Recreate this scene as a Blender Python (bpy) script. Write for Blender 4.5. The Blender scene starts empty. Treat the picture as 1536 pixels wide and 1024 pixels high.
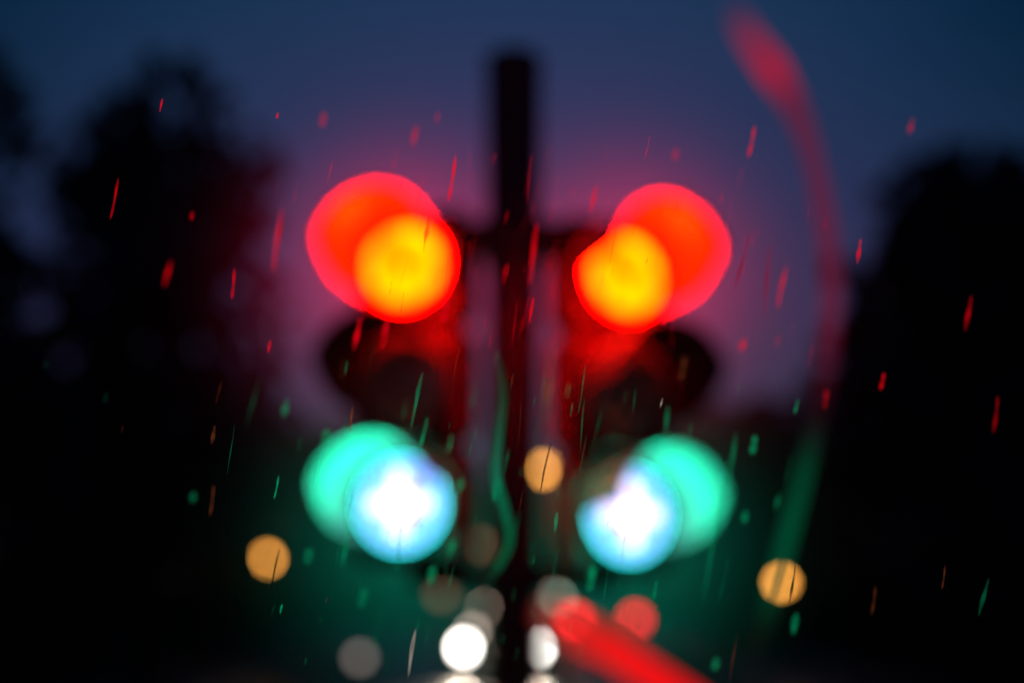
import bpy, bmesh, math, random
from mathutils import Vector, Matrix, noise
random.seed(7)
S = bpy.context.scene
COL = S.collection
S.view_settings.view_transform = 'Standard'
S.view_settings.look = 'None'
S.view_settings.exposure = 0
R = math.radians
EYE = 1.7
PITCH = R(9.92)

# ------------------------------------------------------------ materials
def new_mat(name):
    m = bpy.data.materials.new(name); m.use_nodes = True
    m.node_tree.nodes.clear()
    return m, m.node_tree.nodes, m.node_tree.links

def surf(name, col, rough=0.6, metal=0.0, var=0.25, scale=8.0, bump=0.0, coat=0.0):
    m, n, l = new_mat(name)
    o = n.new('ShaderNodeOutputMaterial'); p = n.new('ShaderNodeBsdfPrincipled')
    tc = n.new('ShaderNodeTexCoord'); nz = n.new('ShaderNodeTexNoise')
    nz.inputs['Scale'].default_value = scale; nz.inputs['Detail'].default_value = 5
    l.new(tc.outputs['Object'], nz.inputs['Vector'])
    r = n.new('ShaderNodeValToRGB')
    a = [c * (1 - var) for c in col]; b = [c * (1 + var) for c in col]
    r.color_ramp.elements[0].position = .3; r.color_ramp.elements[1].position = .7
    r.color_ramp.elements[0].color = (*a, 1); r.color_ramp.elements[1].color = (*b, 1)
    l.new(nz.outputs['Fac'], r.inputs['Fac']); l.new(r.outputs['Color'], p.inputs['Base Color'])
    p.inputs['Roughness'].default_value = rough; p.inputs['Metallic'].default_value = metal
    p.inputs['Coat Weight'].default_value = coat
    if bump:
        bp = n.new('ShaderNodeBump'); bp.inputs['Strength'].default_value = bump
        l.new(nz.outputs['Fac'], bp.inputs['Height']); l.new(bp.outputs['Normal'], p.inputs['Normal'])
    l.new(p.outputs[0], o.inputs[0])
    return m

def glow(name, col, strength):
    m, n, l = new_mat(name)
    o = n.new('ShaderNodeOutputMaterial'); e = n.new('ShaderNodeEmission')
    tc = n.new('ShaderNodeTexCoord'); nz = n.new('ShaderNodeTexNoise'); nz.inputs['Scale'].default_value = 12
    l.new(tc.outputs['Object'], nz.inputs['Vector'])
    mr = n.new('ShaderNodeMapRange'); mr.inputs['To Min'].default_value = strength * .85
    mr.inputs['To Max'].default_value = strength * 1.15
    l.new(nz.outputs['Fac'], mr.inputs['Value']); l.new(mr.outputs[0], e.inputs['Strength'])
    e.inputs['Color'].default_value = (*col, 1)
    l.new(e.outputs[0], o.inputs[0]); return m

def math_node(n, l, op, a, b=None, clamp=False):
    m = n.new('ShaderNodeMath'); m.operation = op; m.use_clamp = clamp
    for i, v in enumerate((a, b)):
        if v is None: continue
        if isinstance(v, (int, float)): m.inputs[i].default_value = v
        else: l.new(v, m.inputs[i])
    return m.outputs[0]

def lens_mat(name, kind, rad):
    m, n, l = new_mat(name)
    o = n.new('ShaderNodeOutputMaterial'); e = n.new('ShaderNodeEmission')
    tc = n.new('ShaderNodeTexCoord'); sx = n.new('ShaderNodeSeparateXYZ')
    l.new(tc.outputs['Object'], sx.inputs[0])
    x, z = sx.outputs['X'], sx.outputs['Z']
    r2 = math_node(n, l, 'ADD', math_node(n, l, 'MULTIPLY', x, x), math_node(n, l, 'MULTIPLY', z, z))
    r = math_node(n, l, 'DIVIDE', math_node(n, l, 'SQRT', r2), rad)
    nz = n.new('ShaderNodeTexNoise'); nz.inputs['Scale'].default_value = 30; nz.inputs['Detail'].default_value = 3
    l.new(tc.outputs['Object'], nz.inputs['Vector'])
    amt = .16 if kind == 'red' else .015
    rr = math_node(n, l, 'ADD', r, math_node(n, l, 'MULTIPLY', math_node(n, l, 'SUBTRACT', nz.outputs['Fac'], .5), amt))
    ramp = n.new('ShaderNodeValToRGB'); cr = ramp.color_ramp
    l.new(rr, ramp.inputs['Fac'])
    if kind == 'red':
        cr.elements[0].position = 0.0; cr.elements[0].color = (1, .0085, 0, 1)
        cr.elements[1].position = .91; cr.elements[1].color = (1, .0001, 0.0001, 1)
        k = cr.elements.new(.22); k.color = (1, .0042, 0, 1)
        k = cr.elements.new(.55); k.color = (1, .0038, 0, 1)
        k = cr.elements.new(.85); k.color = (1, .0070, 0, 1)
        l.new(ramp.outputs['Color'], e.inputs['Color'])
        vo = n.new('ShaderNodeTexVoronoi'); vo.inputs['Scale'].default_value = 13
        l.new(tc.outputs['Object'], vo.inputs['Vector'])
        mr = n.new('ShaderNodeMapRange'); mr.inputs['From Min'].default_value = .1; mr.inputs['From Max'].default_value = .65; mr.inputs['To Min'].default_value = 240; mr.inputs['To Max'].default_value = 80
        l.new(vo.outputs['Distance'], mr.inputs['Value']); l.new(mr.outputs[0], e.inputs['Strength'])
    else:
        cr.elements[0].position = 0.0; cr.elements[0].color = (.042, .062, .19, 1)
        cr.elements[1].position = .975; cr.elements[1].color = (.0, .68, .68, 1)
        k = cr.elements.new(.945); k.color = (.042, .062, .20, 1)
        ax = math_node(n, l, 'ABSOLUTE', x); az = math_node(n, l, 'ABSOLUTE', z)
        mn = math_node(n, l, 'MINIMUM', ax, az); mx = math_node(n, l, 'MAXIMUM', ax, az)
        w = n.new('ShaderNodeMapRange'); w.interpolation_type = 'SMOOTHSTEP'
        w.inputs['From Min'].default_value = rad * .20; w.inputs['From Max'].default_value = rad * .08
        l.new(mn, w.inputs['Value'])
        w2 = n.new('ShaderNodeMapRange'); w2.interpolation_type = 'SMOOTHSTEP'
        w2.inputs['From Min'].default_value = rad * .78; w2.inputs['From Max'].default_value = rad * .62
        l.new(mx, w2.inputs['Value'])
        f = math_node(n, l, 'MULTIPLY', w.outputs[0], w2.outputs[0])
        mix = n.new('ShaderNodeMixRGB'); l.new(f, mix.inputs['Fac'])
        l.new(ramp.outputs['Color'], mix.inputs[1]); mix.inputs[2].default_value = (.28, .23, .30, 1)
        l.new(mix.outputs[0], e.inputs['Color']); e.inputs['Strength'].default_value = 10
    l.new(e.outputs[0], o.inputs[0]); return m

# ------------------------------------------------------------ mesh helpers
def obj_from_bm(bm, name, mats, loc=(0, 0, 0), parent=None, smooth=False):
    me = bpy.data.meshes.new(name); bm.normal_update(); bm.to_mesh(me); bm.free()
    for m in mats: me.materials.append(m)
    if smooth:
        for p in me.polygons: p.use_smooth = True
    ob = bpy.data.objects.new(name, me); COL.objects.link(ob); ob.location = loc
    if parent: ob.parent = parent
    return ob

def empty(name, loc, label, category, group=None, rz=0):
    e = bpy.data.objects.new(name, None); COL.objects.link(e); e.location = loc
    e.rotation_euler = (0, 0, rz); e.empty_display_size = .3
    e["label"] = label; e["category"] = category
    if group: e["group"] = group
    return e

def add_box(bm, c, s, bev=0.0, mi=0):
    r = bmesh.ops.create_cube(bm, size=1)
    vs = r['verts']
    bmesh.ops.scale(bm, vec=s, verts=vs); bmesh.ops.translate(bm, vec=c, verts=vs)
    fs = set(f for v in vs for f in v.link_faces)
    for f in fs: f.material_index = mi
    if bev:
        es = set(e for v in vs for e in v.link_edges)
        bmesh.ops.bevel(bm, geom=list(es), offset=bev, segments=3, affect='EDGES')

def add_cyl(bm, p0, p1, r0, r1, seg=20, mi=0):
    p0, p1 = Vector(p0), Vector(p1); d = p1 - p0
    r = bmesh.ops.create_cone(bm, cap_ends=True, segments=seg, radius1=r0, radius2=r1, depth=d.length)
    q = d.to_track_quat('Z', 'Y').to_matrix().to_4x4()
    bmesh.ops.transform(bm, matrix=Matrix.Translation((p0 + p1) / 2) @ q, verts=r['verts'])
    for f in set(f for v in r['verts'] for f in v.link_faces): f.material_index = mi

def add_sphere(bm, c, r, s=(1, 1, 1), seg=20, mi=0):
    k = bmesh.ops.create_uvsphere(bm, u_segments=seg, v_segments=seg // 2, radius=r)
    bmesh.ops.scale(bm, vec=s, verts=k['verts']); bmesh.ops.translate(bm, vec=c, verts=k['verts'])
    for f in set(f for v in k['verts'] for f in v.link_faces): f.material_index = mi

# ------------------------------------------------------------ world (dusk)
W = bpy.data.worlds.new("World"); S.world = W; W.use_nodes = True
n, l = W.node_tree.nodes, W.node_tree.links; n.clear()
wo = n.new('ShaderNodeOutputWorld'); bg = n.new('ShaderNodeBackground')
tc = n.new('ShaderNodeTexCoord'); sx = n.new('ShaderNodeSeparateXYZ')
nz = n.new('ShaderNodeTexNoise'); nz.inputs['Scale'].default_value = 2.2; nz.inputs['Detail'].default_value = 3
mp = n.new('ShaderNodeMapping'); mp.inputs['Scale'].default_value = (1, 1, 2.6)
l.new(tc.outputs['Generated'], mp.inputs[0]); l.new(mp.outputs[0], nz.inputs['Vector'])
l.new(tc.outputs['Generated'], sx.inputs[0])
hz = math_node(n, l, 'ADD', sx.outputs['Z'], math_node(n, l, 'MULTIPLY', math_node(n, l, 'SUBTRACT', nz.outputs['Fac'], .5), .10))
# the sky colour carries a painted lens vignette: darker away from +Y
x2 = math_node(n, l, 'MULTIPLY', sx.outputs['X'], sx.outputs['X'])
hz = math_node(n, l, 'ADD', hz, math_node(n, l, 'MULTIPLY', x2, 1.1))
cr = n.new('ShaderNodeValToRGB'); l.new(hz, cr.inputs['Fac'])
E = cr.color_ramp.elements
E[0].position = 0.0; E[0].color = (.045, .038, .070, 1)
E[1].position = 1.0; E[1].color = (.001, .010, .035, 1)
for p, c in ((.14, (.048, .040, .084)), (.24, (.046, .037, .100)), (.32, (.028, .037, .108)), (.42, (.012, .037, .098)), (.52, (.002, .026, .072))):
    k = E.new(p); k.color = (*c, 1)
fall = math_node(n, l, 'MAXIMUM', math_node(n, l, 'SUBTRACT', 1.0, math_node(n, l, 'MULTIPLY', x2, 3.4)), .3)
l.new(cr.outputs[0], bg.inputs['Color']); l.new(fall, bg.inputs['Strength'])
l.new(bg.outputs[0], wo.inputs[0])

# ------------------------------------------------------------ setting
M_asphalt = surf("wet_asphalt", (.045, .045, .048), rough=.38, scale=30, bump=.25)
M_grass = surf("grass_ground", (.03, .045, .02), rough=.95, scale=5)
M_pave = surf("wet_paving", (.13, .12, .11), rough=.5, scale=9, bump=.1)
M_kerb = surf("kerb_stone", (.25, .24, .22), rough=.45, scale=6)
M_paint = surf("road_paint", (.7, .7, .68), rough=.4, scale=12)

bm = bmesh.new(); bmesh.ops.create_grid(bm, x_segments=8, y_segments=8, size=600)
g = obj_from_bm(bm, "ground", [M_grass], (0, 300, -.02)); g["kind"] = "structure"
bm = bmesh.new(); add_box(bm, (0, 250, -.08), (9.6, 520, .16))
g = obj_from_bm(bm, "road", [M_asphalt]); g["kind"] = "structure"
for sgn in (-1, 1):
    bm = bmesh.new()
    add_box(bm, (sgn * 6.2, 250, .03), (2.5, 520, .18), mi=0)
    add_box(bm, (sgn * 4.87, 250, .03), (.14, 520, .20), .02, mi=1)
    g = obj_from_bm(bm, "pavement", [M_pave, M_kerb]); g["kind"] = "structure"
bm = bmesh.new()
for i in range(40):
    y = 9 + i * 6
    vs = [bm.verts.new((x, yy, .004)) for x, yy in ((-.06, y), (.06, y), (.06, y + 3), (-.06, y + 3))]
    bm.faces.new(vs)
for sgn in (-1, 1):
    vs = [bm.verts.new((x + sgn * 4.4, yy, .004)) for x, yy in ((-.05, 0), (.05, 0), (.05, 400), (-.05, 400))]
    bm.faces.new(vs)
g = obj_from_bm(bm, "road_marking", [M_paint]); g["kind"] = "structure"
bm = bmesh.new()
add_box(bm, (0, 4.6, .06), (1.3, 3.2, .13), .05, mi=1)
add_box(bm, (0, 4.6, .085), (1.02, 2.9, .10), .01, mi=0)
g = obj_from_bm(bm, "traffic_island", [M_pave, M_kerb]); g["kind"] = "structure"

# ------------------------------------------------------------ trees
M_bark = surf("bark", (.06, .045, .03), rough=.9, scale=14, bump=.4)
def leaf_material(nm, c):
    return surf(nm, c, rough=.9, var=.5, scale=1.2)
M_leaf = [leaf_material("foliage_haze_dark", (.06, .055, .06)), leaf_material("foliage_haze_pale", (.13, .09, .10))]  # dusk haze mixed into both leaf colours

def tree_meshes(height, rx, seed, clumps=16, leaves=5200):
    rnd = random.Random(seed)
    bm = bmesh.new()
    h = height; tr = .03 * h
    pts = [Vector((0, 0, 0)), Vector((rnd.uniform(-.1, .1), 0, h * .25)), Vector((rnd.uniform(-.2, .2), .1, h * .5)), Vector((rnd.uniform(-.3, .3), 0, h * .8))]
    for i in range(3): add_cyl(bm, pts[i], pts[i + 1], tr * (1 - i * .28), tr * (1 - (i + 1) * .28), 10)
    cs = []
    for i in range(clumps):
        a = i * 2.4 + rnd.uniform(-.4, .4); t = (i + .5) / clumps
        zz = h * (.24 + .60 * t); prof = math.sin(math.pi * min(1, .18 + .74 * t)) ** .6
        rr = rx * prof * rnd.uniform(.4, .62)
        c = Vector((math.cos(a) * rr, math.sin(a) * rr, zz)); cs.append((c, rx * rnd.uniform(.38, .52)))
        b = pts[1].lerp(pts[3], min(1, t * .8)); add_cyl(bm, b, c, tr * .28, tr * .08, 6)
    mt = bpy.data.meshes.new("trunk"); bm.to_mesh(mt); bm.free(); mt.materials.append(M_bark)
    bm = bmesh.new()
    for i in range(leaves):
        c, r = rnd.choice(cs)
        d = Vector((rnd.gauss(0, 1), rnd.gauss(0, 1), rnd.gauss(0, 1))).normalized() * r * rnd.random() ** .4
        d.z *= .8
        p = c + d; s = rx * rnd.uniform(.05, .11)
        u = Vector((rnd.gauss(0, 1), rnd.gauss(0, 1), rnd.gauss(0, 1))).normalized()
        v = u.orthogonal().normalized(); w = u.cross(v)
        vs = [bm.verts.new(p + v * s), bm.verts.new(p + w * s * .6), bm.verts.new(p - v * s), bm.verts.new(p - w * s * .6)]
        f = bm.faces.new(vs); f.material_index = 0 if rnd.random() < .6 else 1
    mc = bpy.data.meshes.new("crown"); bm.to_mesh(mc); bm.free()
    for m in M_leaf: mc.materials.append(m)
    return mt, mc
TV = [tree_meshes(8, 2.6, 1), tree_meshes(8, 2.6, 2, 20, 6000), tree_meshes(8, 2.4, 3, 18, 2900)]
def tree(x, y, h, w, var, label, rz=0, group="trees beside the road"):
    e = empty("tree", (x, y, 0), label, "tree", group, rz)
    for nm, me in (("trunk", TV[var][0]), ("crown", TV[var][1])):
        o = bpy.data.objects.new(nm, me); COL.objects.link(o); o.parent = e
        o.scale = (w / 2.6, w / 2.6, h / 8)
    return e
TALL = "tall dark leafy tree on the grass beside the pavement"
LOW = "low spreading dark tree by the road"
tree(-6.2, 12, 7.6, 2.5, 0, TALL, .4)
tree(-4.65, 18.5, 9.2, 2.15, 2, "tall narrow leafy tree in dusk shadow by the pavement", 1.8)
tree(-8.2, 21, 5.8, 2.6, 1, "low dark tree on the grass beside the pavement", 2.1)
tree(6.5, 18, 8.0, 2.6, 1, "broad round dark tree beside the pavement", .9)
tree(9.4, 21, 8.0, 3.2, 0, TALL, 3.2)
tree(-7.2, 34, 7.0, 3.0, 1, LOW, 1.1)
tree(-5.9, 44, 7.4, 3.0, 2, LOW, 2.6)
tree(-9.5, 30, 6.6, 3.6, 0, TALL, .3)
tree(7.6, 31, 7.1, 2.5, 2, LOW, 5.1)
tree(6.9, 44, 8.2, 3.0, 1, LOW, 3.9)
tree(9.8, 31, 8.2, 3.2, 1, TALL, 4.3)
for i in range(15):
    x = -24 + i * 3.5
    tree(x + random.uniform(-.7, .7), 52 + random.uniform(-3, 6) + (26 if abs(x) < 7 else 0), random.uniform(6.8, 7.8) + (1.0 if abs(x) < 7 else 0), random.uniform(2.9, 3.7), i % 3,
         "dark leafy tree in a distant roadside row", random.uniform(0, 6), "distant row of trees")
rnd = random.Random(5); bm = bmesh.new()
def leafbed(x0, x1, y0, y1, top, count, s0):
    for i in range(count):
        x = rnd.uniform(x0, x1); y = rnd.uniform(y0, y1)
        tp = top * (.8 + .28 * noise.noise(Vector((x * .16, y * .16, 3))) + .12 * noise.noise(Vector((x * .6, y * .6, 1))))
        p = Vector((x, y, tp * rnd.random() ** .8)); s = s0 * rnd.uniform(.6, 1.3)
        u = Vector((rnd.gauss(0, 1), rnd.gauss(0, 1) + .8, rnd.gauss(0, .7))).normalized(); v = u.orthogonal().normalized(); w = u.cross(v)
        f = bm.faces.new([bm.verts.new(p + v * s), bm.verts.new(p + w * s * .7), bm.verts.new(p - v * s), bm.verts.new(p - w * s * .7)])
        f.material_index = 0 if rnd.random() < .6 else 1
leafbed(-60, 60, 118, 130, 11.5, 11000, .8)
leafbed(-30, -10.2, 24, 110, 4.2, 9000, .45)
leafbed(10.2, 30, 24, 110, 4.2, 9000, .45)
w_ = obj_from_bm(bm, "woodland", M_leaf); w_["kind"] = "stuff"; w_["label"] = "dark wood and undergrowth beside and beyond the road"; w_["category"] = "woodland"

# ------------------------------------------------------------ traffic signals
M_black = surf("red_glow_on_hood", (.24, .020, .030), rough=.6, scale=15)  # red haze around the lamps mixed into the black hood colour
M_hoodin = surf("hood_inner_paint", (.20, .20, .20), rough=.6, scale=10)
M_pole = surf("red_glow_on_pole", (.60, .022, .05), rough=.65, scale=10)  # red lamp glow painted into the pole's base colour
M_house = surf("red_glow_on_housing", (.26, .012, .018), rough=.6, scale=10)  # same red glow painted into the housing colour
M_amber = surf("amber_lens_glass", (.95, .55, .25), rough=.3, scale=20, coat=.5)
LR = .131
M_redl = lens_mat("lit_red_lens", 'red', LR); M_grnl = lens_mat("lit_green_lens", 'green', LR)

def lens_mesh(name, mat, loc, parent):
    bm = bmesh.new(); rings, seg = 8, 40
    ctr = bm.verts.new((0, -.022, 0)); prev = None
    for i in range(1, rings + 1):
        r = LR * i / rings
        ring = [bm.verts.new((r * math.cos(2 * math.pi * j / seg), -.022 * (1 - (i / rings) ** 2), r * math.sin(2 * math.pi * j / seg))) for j in range(seg)]
        for j in range(seg):
            if prev: bm.faces.new((prev[j], prev[(j + 1) % seg], ring[(j + 1) % seg], ring[j]))
            else: bm.faces.new((ctr, ring[(j + 1) % seg], ring[j]))
        prev = ring
    return obj_from_bm(bm, name, [mat], loc, parent, True)

def hood_mesh(loc, parent, out, hold):
    """cowl round a lens; out = -1/+1 is the side (local x) that keeps the long cheek"""
    bm = bmesh.new(); A0, A1 = R(-112), R(136); na, nl = 60, 8; L0 = .265
    grid = []
    for i in range(na + 1):
        a = A0 + (A1 - A0) * i / na; t = math.degrees(a)
        if t < 0:
            t = -t
            Lf = 1 if t < hold else max(.06, 1 - (t - hold) / 7)
        else:
            Lf = 1 if t < 74 else (1 - .42 * (t - 74) / 40 if t < 114 else max(.05, .58 * (1 - (t - 114) / 22)))
        row = []
        for j in range(nl + 1):
            s = j / nl * Lf
            r = .146 + .034 * s
            row.append(bm.verts.new((r * math.sin(a) * out, -L0 * s, r * math.cos(a))))
        grid.append(row)
    for i in range(na):
        for j in range(nl):
            bm.faces.new((grid[i][j], grid[i + 1][j], grid[i + 1][j + 1], grid[i][j + 1]))
    bmesh.ops.recalc_face_normals(bm, faces=bm.faces)
    bm.normal_update()
    f = bm.faces[:][len(bm.faces) // 2]; c = f.calc_center_median()
    if f.normal.dot(Vector((c.x, 0, c.z))) < 0: bmesh.ops.reverse_faces(bm, faces=bm.faces)
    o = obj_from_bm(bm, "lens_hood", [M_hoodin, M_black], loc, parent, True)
    md = o.modifiers.new("Solidify", 'SOLIDIFY'); md.thickness = .004; md.offset = 1; md.material_offset = 1; md.material_offset_rim = 1
    return o

def signal(x, zc, yaw, out, hold, label):
    e = empty("traffic_light", (x, 4.2, zc), label, "traffic light", "traffic lights on the pole", yaw)
    bm = bmesh.new()
    for k in (-1, 0, 1):
        add_box(bm, (-out * .006, .10, k * .36), (.365, .17, .356), .03)
        segs = 40
        for j in range(segs):
            a0, a1 = 2 * math.pi * j / segs, 2 * math.pi * (j + 1) / segs
            q = []
            for (a, r, y) in ((a0, .133, .004), (a1, .133, .004), (a1, .146, .004), (a0, .146, .004)):
                q.append(bm.verts.new((r * math.cos(a), y, k * .36 + r * math.sin(a))))
            bm.faces.new(q)
            q2 = [bm.verts.new((r * math.cos(a), y, k * .36 + r * math.sin(a))) for (a, r, y) in ((a0, .146, .004), (a1, .146, .004), (a1, .152, .018), (a0, .152, .018))]
            bm.faces.new(q2)
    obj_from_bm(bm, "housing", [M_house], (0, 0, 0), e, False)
    for k, nm, mat in ((1, "red_lens", M_redl), (0, "amber_lens", M_amber), (-1, "green_lens", M_grnl)):
        lens_mesh(nm, mat, (0, .004, k * .36), e)
        hood_mesh((0, 0, k * .36), e, out, hold)
    for k, colr, P, pos in ((1, (1, .0100, .0002), 17.0, (out * .070, -.150, .080)), (-1, (0, 1, .50), 13.0, (out * .035, -.10, .035))):
        ld = bpy.data.lights.new("signal_lamp", 'POINT'); ld.color = colr; ld.energy = P; ld.shadow_soft_size = .004
        lo = bpy.data.objects.new("signal_lamp", ld); COL.objects.link(lo); lo.parent = e; lo.location = (pos[0], pos[1], k * .36 + pos[2])
    return e
signal(-.328, 2.31, R(-17), -1, 64, "black traffic light with lit red and green lenses on the pole")
signal(.347, 2.28, R(26), 1, 83, "black traffic light turned aside with lit red and green lenses")

pe = empty("signal_pole", (.006, 4.40, .12), "dark round steel pole carrying two traffic lights on an island", "pole")
bm = bmesh.new()
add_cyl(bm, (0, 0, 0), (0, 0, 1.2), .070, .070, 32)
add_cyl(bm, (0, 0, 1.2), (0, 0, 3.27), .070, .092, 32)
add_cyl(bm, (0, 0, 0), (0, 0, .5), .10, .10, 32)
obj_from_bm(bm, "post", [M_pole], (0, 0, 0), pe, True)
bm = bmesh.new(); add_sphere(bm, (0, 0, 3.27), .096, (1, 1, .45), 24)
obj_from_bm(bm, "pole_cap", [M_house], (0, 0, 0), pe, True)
for z, hh in ((2.66, .12), (1.62, .07)):
    for sgn in (-1, 1):
        bm = bmesh.new()
        add_box(bm, (sgn * .19, -.06, z), (.25, .07, hh), .012)
        add_box(bm, (sgn * .05, 0, z), (.09, .20, hh * 1.3), .012)
        obj_from_bm(bm, "bracket", [M_house], (0, 0, 0), pe)

# ------------------------------------------------------------ signal halo painted as an added glowing volume
bm = bmesh.new(); add_box(bm, (0, 5.1, 2.2), (4.0, .7, 3.0))
m, n, l = new_mat("painted_halo")
o = n.new('ShaderNodeOutputMaterial'); geo = n.new('ShaderNodeNewGeometry')
def halo(c, sig, amp):
    sub = n.new('ShaderNodeVectorMath'); sub.operation = 'DISTANCE'
    l.new(geo.outputs['Position'], sub.inputs[0]); sub.inputs[1].default_value = c
    q = math_node(n, l, 'DIVIDE', sub.outputs['Value'], sig)
    return math_node(n, l, 'MULTIPLY', math_node(n, l, 'EXPONENT', math_node(n, l, 'MULTIPLY', math_node(n, l, 'MULTIPLY', q, q), -1.0)), amp)
def em(val, col):
    v = n.new('ShaderNodeEmission'); v.inputs['Color'].default_value = (*col, 1); l.new(val, v.inputs['Strength']); return v.outputs[0]
def add(a, b):
    s = n.new('ShaderNodeAddShader'); l.new(a, s.inputs[0]); l.new(b, s.inputs[1]); return s.outputs[0]
red = math_node(n, l, 'ADD', halo((-.41, 5.1, 2.85), .33, .95), halo((.43, 5.1, 2.82), .33, .95))
redw = halo((0, 5.1, 2.75), .62, .035)
grn = math_node(n, l, 'ADD', halo((-.36, 5.1, 1.90), .32, .19), halo((.40, 5.1, 1.87), .32, .19))
grnw = halo((0, 5.1, 1.70), .55, .008)
sh = add(add(em(red, (1, .0, .06)), em(redw, (1, .03, .30))), add(em(grn, (0, 1, .6)), em(grnw, (.02, 1, .55))))
l.new(sh, o.inputs['Volume'])
mo = obj_from_bm(bm, "signal_glow", [m]); mo["kind"] = "stuff"
mo["label"] = "added red and green glow painted behind the signals"; mo["category"] = "signal_glow"

# ------------------------------------------------------------ street lamps
M_steel = surf("lamp_post_steel", (.05, .055, .05), rough=.6)
def street_lamp(x, y, z, d, col, strg, label):
    e = empty("street_lamp", (x, y, 0), label, "street lamp", "lit lamps along the road")
    bm = bmesh.new()
    add_cyl(bm, (0, 0, 0), (0, 0, .5), .09, .075, 14); add_cyl(bm, (0, 0, .5), (0, 0, z - d * .5), .045, .035, 12)
    add_cyl(bm, (0, 0, z - d * .52), (0, 0, z - d * .42), d * .22, d * .33, 14)
    obj_from_bm(bm, "post", [M_steel], (0, 0, 0), e, True)
    bm = bmesh.new(); add_sphere(bm, (0, 0, z), d / 2, (1, 1, 1), 24)
    obj_from_bm(bm, "lamp_globe", [glow("lamp_glow", col, strg)], (0, 0, 0), e, True)
    bm = bmesh.new(); add_cyl(bm, (0, 0, z + d * .46), (0, 0, z + d * .62), d * .26, d * .05, 16)
    obj_from_bm(bm, "lamp_cap", [M_steel], (0, 0, 0), e, True)
OR = (1.0, .40, .065)
street_lamp(-5.12, 30, EYE + .65, .23, OR, 11.5, "round globe street lamp glowing orange on a thin post")
street_lamp(5.10, 27.3, EYE + .15, .215, OR, 11.0, "low round globe lamp glowing orange at the kerb")
street_lamp(.89, 41, EYE + 3.42, .34, OR, 11.0, "tall street lamp glowing orange above the road")
street_lamp(-1.72, 76, EYE + 2.35, .6, (1, .38, .2), .8, "faint distant street lamp with a dim amber globe")
street_lamp(-3.3, 68, EYE - .15, .6, (1, .40, .22), .6, "faint distant street lamp with a dim amber globe")
BG = "added lit posts on the road"
def added_light(x, y, z, r, col, st, label):  # added lit posts supplying small blurred lights; no such bollards known
    e = empty("added_light_post", (x, y, 0), label, "added_light", BG)
    bm = bmesh.new(); add_cyl(bm, (0, 0, 0), (0, 0, .1), .2, .2, 16); add_cyl(bm, (0, 0, .1), (0, 0, z - r * .9), .08, .05, 16)
    obj_from_bm(bm, "post", [M_steel], (0, 0, 0), e, True)
    bm = bmesh.new(); add_sphere(bm, (0, 0, z), r, (1, 1, 1), 18); obj_from_bm(bm, "lamp_globe", [glow("added_light_glow", col, st)], (0, 0, 0), e, True)
added_light(-2.3, 22, .70, .08, (1, .78, .72), 1.2, "short added post with a dim white lit head")
added_light(-.60, 22, 1.09, .06, (1, .78, .64), 5.6, "waist-high added post with a pale lit globe on the centre line")
added_light(-.48, 25.2, 1.42, .05, (1, .66, .50), 3.6, "taller added post with a faint warm lit globe")
added_light(.86, 26.5, 1.55, .06, (.6, 1, .75), 4.0, "slim added post with a faint greenish white globe")
added_light(.72, 24.0, 1.62, .055, (1, .75, .6), 2.2, "slim added post with a faint warm white globe")

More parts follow.
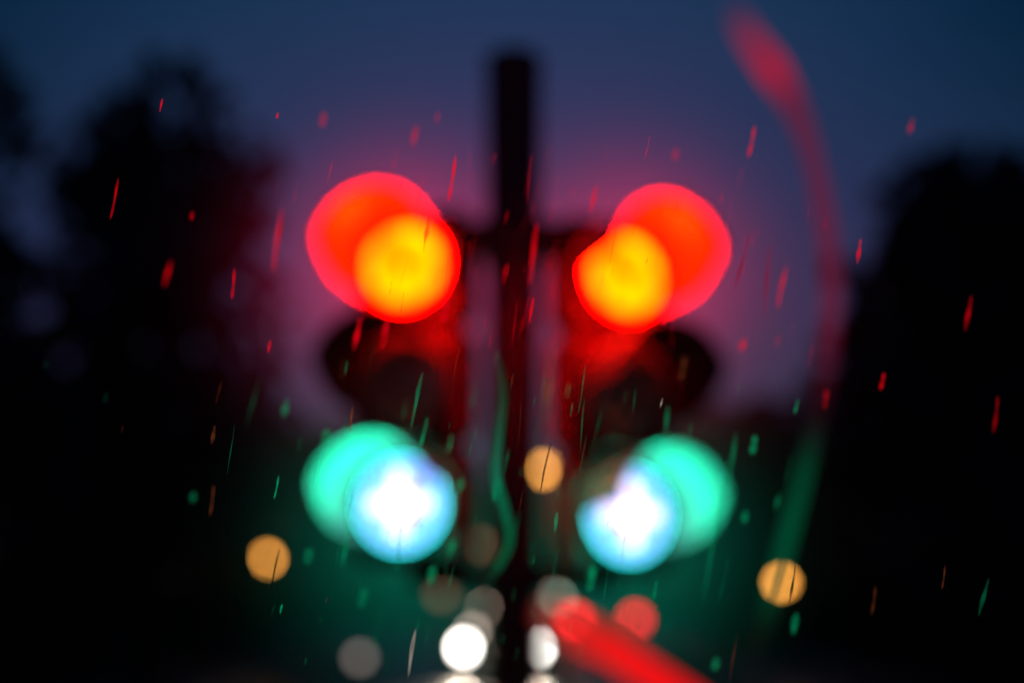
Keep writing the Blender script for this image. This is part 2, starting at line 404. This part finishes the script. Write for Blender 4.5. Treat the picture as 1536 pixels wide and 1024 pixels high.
# ------------------------------------------------------------ cars
M_rub = surf("tyre_rubber", (.02, .02, .02), rough=.8); M_rim = surf("alloy", (.4, .4, .42), rough=.3, metal=.9)
M_glass = surf("car_glass", (.01, .012, .015), rough=.05, coat=1)
M_bump = surf("bumper_plastic", (.02, .02, .022), rough=.5)
def car(x, y, rz, paint, label, head, tail, w=1.72, sp=.60, hz=.66, hr=.125, tr=.13):
    e = empty("car", (x, y, 0), label, "car", "cars on the wet road", rz)
    prof = [(-2.1, .30), (-2.14, .55), (-2.05, .80), (-1.15, .93), (-.55, 1.36), (-.2, 1.43), (.8, 1.42), (1.55, 1.05), (2.05, .98), (2.13, .7), (2.1, .32)]
    bm = bmesh.new(); rows = []
    for fx in (-1, -.88, 0, .88, 1):
        row = []
        for (py, pz) in prof:
            k = 1.0
            if pz > .95: k = 1 - (pz - .95) * .42
            zz = pz if abs(fx) < 1 else (pz - .05 if pz > .5 else pz)
            yy = py * (1 - .03 * abs(fx) ** 3)
            row.append(bm.verts.new((fx * w / 2 * k, yy, zz)))
        rows.append(row)
    for i in range(4):
        for j in range(len(prof)):
            k = (j + 1) % len(prof)
            bm.faces.new((rows[i][j], rows[i][k], rows[i + 1][k], rows[i + 1][j]))
    bm.faces.new(rows[0]); bm.faces.new(rows[-1][::-1])
    bmesh.ops.recalc_face_normals(bm, faces=bm.faces)
    bmesh.ops.bevel(bm, geom=[ed for ed in bm.edges if ed.calc_face_angle(0) > .5], offset=.03, segments=2, affect='EDGES')
    obj_from_bm(bm, "body", [paint], (0, 0, 0), e, True)
    def panel(nm, pts):
        bm = bmesh.new(); bm.faces.new([bm.verts.new(p) for p in pts])
        o = obj_from_bm(bm, nm, [M_glass], (0, 0, 0), e); md = o.modifiers.new("s", 'SOLIDIFY'); md.thickness = .012; md.offset = 0
    a, b = w / 2 * .80, w / 2 * .70
    panel("windscreen", [(-a, -1.10, .975), (a, -1.10, .975), (b, -.60, 1.34), (-b, -.60, 1.34)])
    panel("rear_window", [(-a, 1.52, 1.085), (a, 1.52, 1.085), (b, .92, 1.38), (-b, .92, 1.38)])
    for sgn in (-1, 1):
        panel("side_window", [(sgn * (w / 2 * .985), -.95, .96), (sgn * (w / 2 * .985), 1.35, .98), (sgn * w / 2 * .83, .78, 1.33), (sgn * w / 2 * .83, -.5, 1.33)])
        for yy in (-1.3, 1.3):
            bm = bmesh.new(); add_cyl(bm, (sgn * (w / 2 - .19), yy, .31), (sgn * (w / 2 + .01), yy, .31), .31, .31, 24)
            t = obj_from_bm(bm, "wheel", [M_rub], (0, 0, 0), e, True)
            bm = bmesh.new(); add_cyl(bm, (sgn * (w / 2 - .02), yy, .31), (sgn * (w / 2 + .025), yy, .31), .2, .17, 16)
            obj_from_bm(bm, "rim", [M_rim], (0, 0, 0), t, True)
        bm = bmesh.new(); add_sphere(bm, (sgn * sp, -2.10, hz), hr, (1, .6, 1), 18)
        obj_from_bm(bm, "headlight", [head], (0, 0, 0), e, True)
        bm = bmesh.new(); add_sphere(bm, (sgn * sp, 2.10, .84), tr, (1.0, .6, 1.0), 18)
        obj_from_bm(bm, "tail_light", [tail], (0, 0, 0), e, True)
    for nm, yy, zz in (("front_bumper", -2.14, .42), ("rear_bumper", 2.13, .45)):
        bm = bmesh.new(); add_box(bm, (0, yy, zz), (w * .9, .12, .16), .03)
        obj_from_bm(bm, nm, [M_bump], (0, 0, 0), e)
    return e
M_off = surf("unlit_lamp", (.3, .3, .3), rough=.1); M_offr = surf("unlit_tail", (.2, .01, .01), rough=.1)
M_h1 = glow("headlight_bright", (1, .93, .86), 28); M_h2 = glow("headlight_dim", (1, .82, .70), 8); M_h3 = glow("headlight_far", (.75, 1, .78), 6)
M_tl = glow("tail_light_lit", (1, .012, .020), 6.5)
P1 = surf("grey_car_paint", (.12, .12, .13), rough=.25, coat=1, var=.05); P2 = surf("dark_blue_car_paint", (.02, .03, .07), rough=.25, coat=1, var=.05)
P3 = surf("dark_red_car_paint", (.12, .02, .02), rough=.25, coat=1, var=.05)
car(-.23, 29, 0, P1, "grey car with bright white headlights on the wet road", M_h1, M_offr, 1.76, .65, .66, .12)
car(-.12, 37, 0, P2, "dark blue car with dim headlights queuing behind", M_h2, M_offr)
car(1.15, 62, 0, P1, "distant grey van-like car with faint greenish white headlights", M_h3, M_offr, 1.8, .62, .92)
car(2.82, 46, math.pi, P3, "dark red car driving away with red tail lights on", M_off, M_tl, 2.1, .92, .66, .125, .20)
for dx in (-.65, .65):
    ld = bpy.data.lights.new("headlamp_beam", 'SPOT'); ld.energy = 300; ld.color = (1, .80, .62); ld.spot_size = R(75); ld.spot_blend = .8; ld.shadow_soft_size = .05
    lo = bpy.data.objects.new("headlamp_beam", ld); COL.objects.link(lo)
    lo.location = (-.23 + dx, 26.7, .66); lo.rotation_euler = (R(-(90 - 7)), 0, R(0))

# ------------------------------------------------------------ rain drops and water trails (windscreen distance)
glassM = Matrix.Translation((0, 0, EYE)) @ Matrix.Rotation(PITCH, 4, 'X')
U = .000469
def gp(u, v, d=1.0):
    return glassM @ Vector((u * U * d, d, v * U * d))
m, n, l = new_mat("rain_painted_light")  # self-lit water: red and green lamp light painted in as emission
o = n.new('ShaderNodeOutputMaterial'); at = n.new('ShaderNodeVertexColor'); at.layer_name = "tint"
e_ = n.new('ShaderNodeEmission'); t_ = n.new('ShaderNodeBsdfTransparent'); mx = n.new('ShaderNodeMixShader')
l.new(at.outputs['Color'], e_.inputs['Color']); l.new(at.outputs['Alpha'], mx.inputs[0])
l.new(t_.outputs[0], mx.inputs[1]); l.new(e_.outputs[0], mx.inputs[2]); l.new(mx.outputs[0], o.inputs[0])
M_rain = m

def tube(bm, lay, pts, rad, cols, seg=10, flat=1.0):
    rings = []
    for i, p in enumerate(pts):
        d = (pts[min(i + 1, len(pts) - 1)] - pts[max(i - 1, 0)]).normalized()
        side = d.cross(Vector((0, 1, 0))).normalized(); up = side.cross(d)
        rings.append(([bm.verts.new(p + (side * math.cos(2 * math.pi * j / seg) + up * math.sin(2 * math.pi * j / seg) * flat) * rad[i]) for j in range(seg)], cols[i]))
    for i in range(len(rings) - 1):
        (a, ca), (b, cb) = rings[i], rings[i + 1]
        for j in range(seg):
            f = bm.faces.new((a[j], a[(j + 1) % seg], b[(j + 1) % seg], b[j]))
            for lp, c in zip(f.loops, (ca, ca, cb, cb)): lp[lay] = c
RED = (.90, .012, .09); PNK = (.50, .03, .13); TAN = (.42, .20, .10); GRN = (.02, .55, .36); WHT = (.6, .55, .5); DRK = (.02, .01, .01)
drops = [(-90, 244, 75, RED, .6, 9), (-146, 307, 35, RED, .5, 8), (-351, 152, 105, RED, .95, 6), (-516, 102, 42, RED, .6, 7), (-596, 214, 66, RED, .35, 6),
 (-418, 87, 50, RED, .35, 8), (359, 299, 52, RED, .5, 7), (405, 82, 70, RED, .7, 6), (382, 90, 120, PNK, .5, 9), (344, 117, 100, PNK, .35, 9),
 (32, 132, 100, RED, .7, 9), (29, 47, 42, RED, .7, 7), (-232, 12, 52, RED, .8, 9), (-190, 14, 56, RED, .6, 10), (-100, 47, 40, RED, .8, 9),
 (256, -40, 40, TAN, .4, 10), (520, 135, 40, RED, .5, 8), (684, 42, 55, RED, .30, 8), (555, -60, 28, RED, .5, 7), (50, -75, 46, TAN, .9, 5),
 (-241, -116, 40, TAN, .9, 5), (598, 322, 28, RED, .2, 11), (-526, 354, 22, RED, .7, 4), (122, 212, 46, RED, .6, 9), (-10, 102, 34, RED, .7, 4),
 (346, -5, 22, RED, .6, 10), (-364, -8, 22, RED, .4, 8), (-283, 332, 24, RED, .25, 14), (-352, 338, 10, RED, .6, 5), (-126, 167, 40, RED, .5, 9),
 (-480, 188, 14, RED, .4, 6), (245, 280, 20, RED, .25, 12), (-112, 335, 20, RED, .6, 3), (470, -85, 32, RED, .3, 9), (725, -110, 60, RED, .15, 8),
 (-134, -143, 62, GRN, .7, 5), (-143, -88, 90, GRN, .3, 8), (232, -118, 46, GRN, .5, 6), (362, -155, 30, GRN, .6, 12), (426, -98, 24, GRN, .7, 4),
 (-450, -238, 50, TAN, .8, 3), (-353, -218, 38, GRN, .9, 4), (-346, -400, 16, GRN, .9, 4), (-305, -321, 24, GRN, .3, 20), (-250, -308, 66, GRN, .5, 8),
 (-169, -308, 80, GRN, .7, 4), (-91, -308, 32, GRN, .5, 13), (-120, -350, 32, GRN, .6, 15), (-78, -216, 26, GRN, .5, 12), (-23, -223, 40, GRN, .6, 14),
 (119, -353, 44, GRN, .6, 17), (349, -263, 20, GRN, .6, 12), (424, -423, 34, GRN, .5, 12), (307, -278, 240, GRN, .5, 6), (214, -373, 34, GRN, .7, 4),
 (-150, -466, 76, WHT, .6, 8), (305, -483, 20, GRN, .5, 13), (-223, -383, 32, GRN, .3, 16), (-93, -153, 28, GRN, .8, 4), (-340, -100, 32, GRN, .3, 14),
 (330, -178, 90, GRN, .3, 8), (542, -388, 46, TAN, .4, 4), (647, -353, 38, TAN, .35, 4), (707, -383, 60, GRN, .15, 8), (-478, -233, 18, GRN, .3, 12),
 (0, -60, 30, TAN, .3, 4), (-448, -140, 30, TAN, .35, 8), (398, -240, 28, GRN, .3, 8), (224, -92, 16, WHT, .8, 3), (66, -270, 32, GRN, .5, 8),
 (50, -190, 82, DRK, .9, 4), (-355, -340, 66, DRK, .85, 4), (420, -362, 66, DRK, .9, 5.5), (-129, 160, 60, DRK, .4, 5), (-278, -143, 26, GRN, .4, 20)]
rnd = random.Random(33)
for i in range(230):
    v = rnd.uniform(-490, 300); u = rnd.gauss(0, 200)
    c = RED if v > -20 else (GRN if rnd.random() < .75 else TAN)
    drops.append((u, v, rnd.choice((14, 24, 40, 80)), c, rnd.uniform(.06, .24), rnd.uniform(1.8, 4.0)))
bm = bmesh.new(); lay = bm.loops.layers.color.new("tint")
for (u, v, L, c, a, w) in drops:
    d = rnd.choice((rnd.uniform(.82, .91), rnd.uniform(1.10, 1.24), rnd.uniform(.86, 1.14), rnd.uniform(.96, 1.04)))
    if w > 9: d = rnd.choice((.83, 1.2))
    if c is DRK: d = 1.03
    t = R(rnd.uniform(6, 14)); N = 12; pts = []; rad = []; cols = []
    ph = rnd.uniform(0, 6)
    L = max(L, w * 1.3); w *= .68
    for i in range(N):
        s = i / (N - 1); k = (s - .5) * L
        bend = math.sin(s * 4 + ph) * L * .015
        pts.append(gp(u + k * math.sin(t) + bend, v + k * math.cos(t), d))
        env = math.sqrt(max(0.0, 1 - (2 * s - 1) ** 2))
        rad.append(max(.05, env) * w * U * d * .5 * (1 + (.22 * math.sin(ph + s * 9) if L > w * 3 else 0)))
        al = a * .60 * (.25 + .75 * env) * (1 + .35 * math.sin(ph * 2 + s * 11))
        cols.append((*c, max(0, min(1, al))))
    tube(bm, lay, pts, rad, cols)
ro = obj_from_bm(bm, "light_tinted_rain", [M_rain], smooth=True)
ro["kind"] = "stuff"; ro["label"] = "thin streaks of falling rain with red and green light painted in"; ro["category"] = "rain"

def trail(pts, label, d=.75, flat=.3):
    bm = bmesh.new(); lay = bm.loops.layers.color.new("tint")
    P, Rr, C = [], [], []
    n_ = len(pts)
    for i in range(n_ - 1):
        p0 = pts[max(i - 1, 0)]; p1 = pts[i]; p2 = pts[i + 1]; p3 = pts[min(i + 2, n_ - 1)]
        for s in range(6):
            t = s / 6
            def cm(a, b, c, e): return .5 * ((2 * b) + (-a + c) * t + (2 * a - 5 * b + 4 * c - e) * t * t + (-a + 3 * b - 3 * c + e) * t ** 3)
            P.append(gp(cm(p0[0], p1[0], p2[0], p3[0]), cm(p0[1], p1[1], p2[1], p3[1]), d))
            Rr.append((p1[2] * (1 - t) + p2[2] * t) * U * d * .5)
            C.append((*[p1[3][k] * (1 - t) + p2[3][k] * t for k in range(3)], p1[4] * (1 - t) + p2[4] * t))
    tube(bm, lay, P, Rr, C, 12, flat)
    ob = obj_from_bm(bm, "light_tinted_trail", [M_rain], smooth=True)
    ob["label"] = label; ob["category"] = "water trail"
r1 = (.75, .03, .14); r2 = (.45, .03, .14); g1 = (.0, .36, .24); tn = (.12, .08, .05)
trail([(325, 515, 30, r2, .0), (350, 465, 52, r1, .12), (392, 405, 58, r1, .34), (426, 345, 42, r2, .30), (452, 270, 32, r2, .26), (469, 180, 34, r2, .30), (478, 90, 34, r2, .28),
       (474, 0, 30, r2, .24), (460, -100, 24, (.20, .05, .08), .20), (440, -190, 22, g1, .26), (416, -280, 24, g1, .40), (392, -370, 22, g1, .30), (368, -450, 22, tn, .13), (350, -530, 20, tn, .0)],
      "curved smear of rainwater with faint red and green light painted in", .62)
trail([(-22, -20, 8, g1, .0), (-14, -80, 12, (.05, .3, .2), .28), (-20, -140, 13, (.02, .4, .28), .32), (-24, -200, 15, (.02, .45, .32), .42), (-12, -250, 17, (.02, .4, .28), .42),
       (-4, -295, 18, (.02, .35, .22), .38), (-20, -335, 16, (.05, .35, .22), .32), (-50, -375, 12, tn, .0)], "wavy run of rainwater with green light painted in", .80)
r3 = (1.0, .05, .065)  # red smear of light, shaped as an added glowing streak
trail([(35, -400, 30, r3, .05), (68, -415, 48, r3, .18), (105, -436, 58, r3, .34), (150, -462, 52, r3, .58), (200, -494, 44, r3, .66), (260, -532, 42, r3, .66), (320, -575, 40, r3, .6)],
      "broad added streak with bright red light painted in", .56)

# ------------------------------------------------------------ camera
cam = bpy.data.cameras.new("camera"); co = bpy.data.objects.new("camera", cam); COL.objects.link(co)
co.location = (0, 0, EYE); co.rotation_euler = (R(90) + PITCH, 0, 0)
cam.lens = 50; cam.sensor_width = 36; cam.clip_start = .02; cam.clip_end = 3000
cam.dof.use_dof = True; cam.dof.focus_distance = 1.0; cam.dof.aperture_fstop = 1.65
S.camera = co
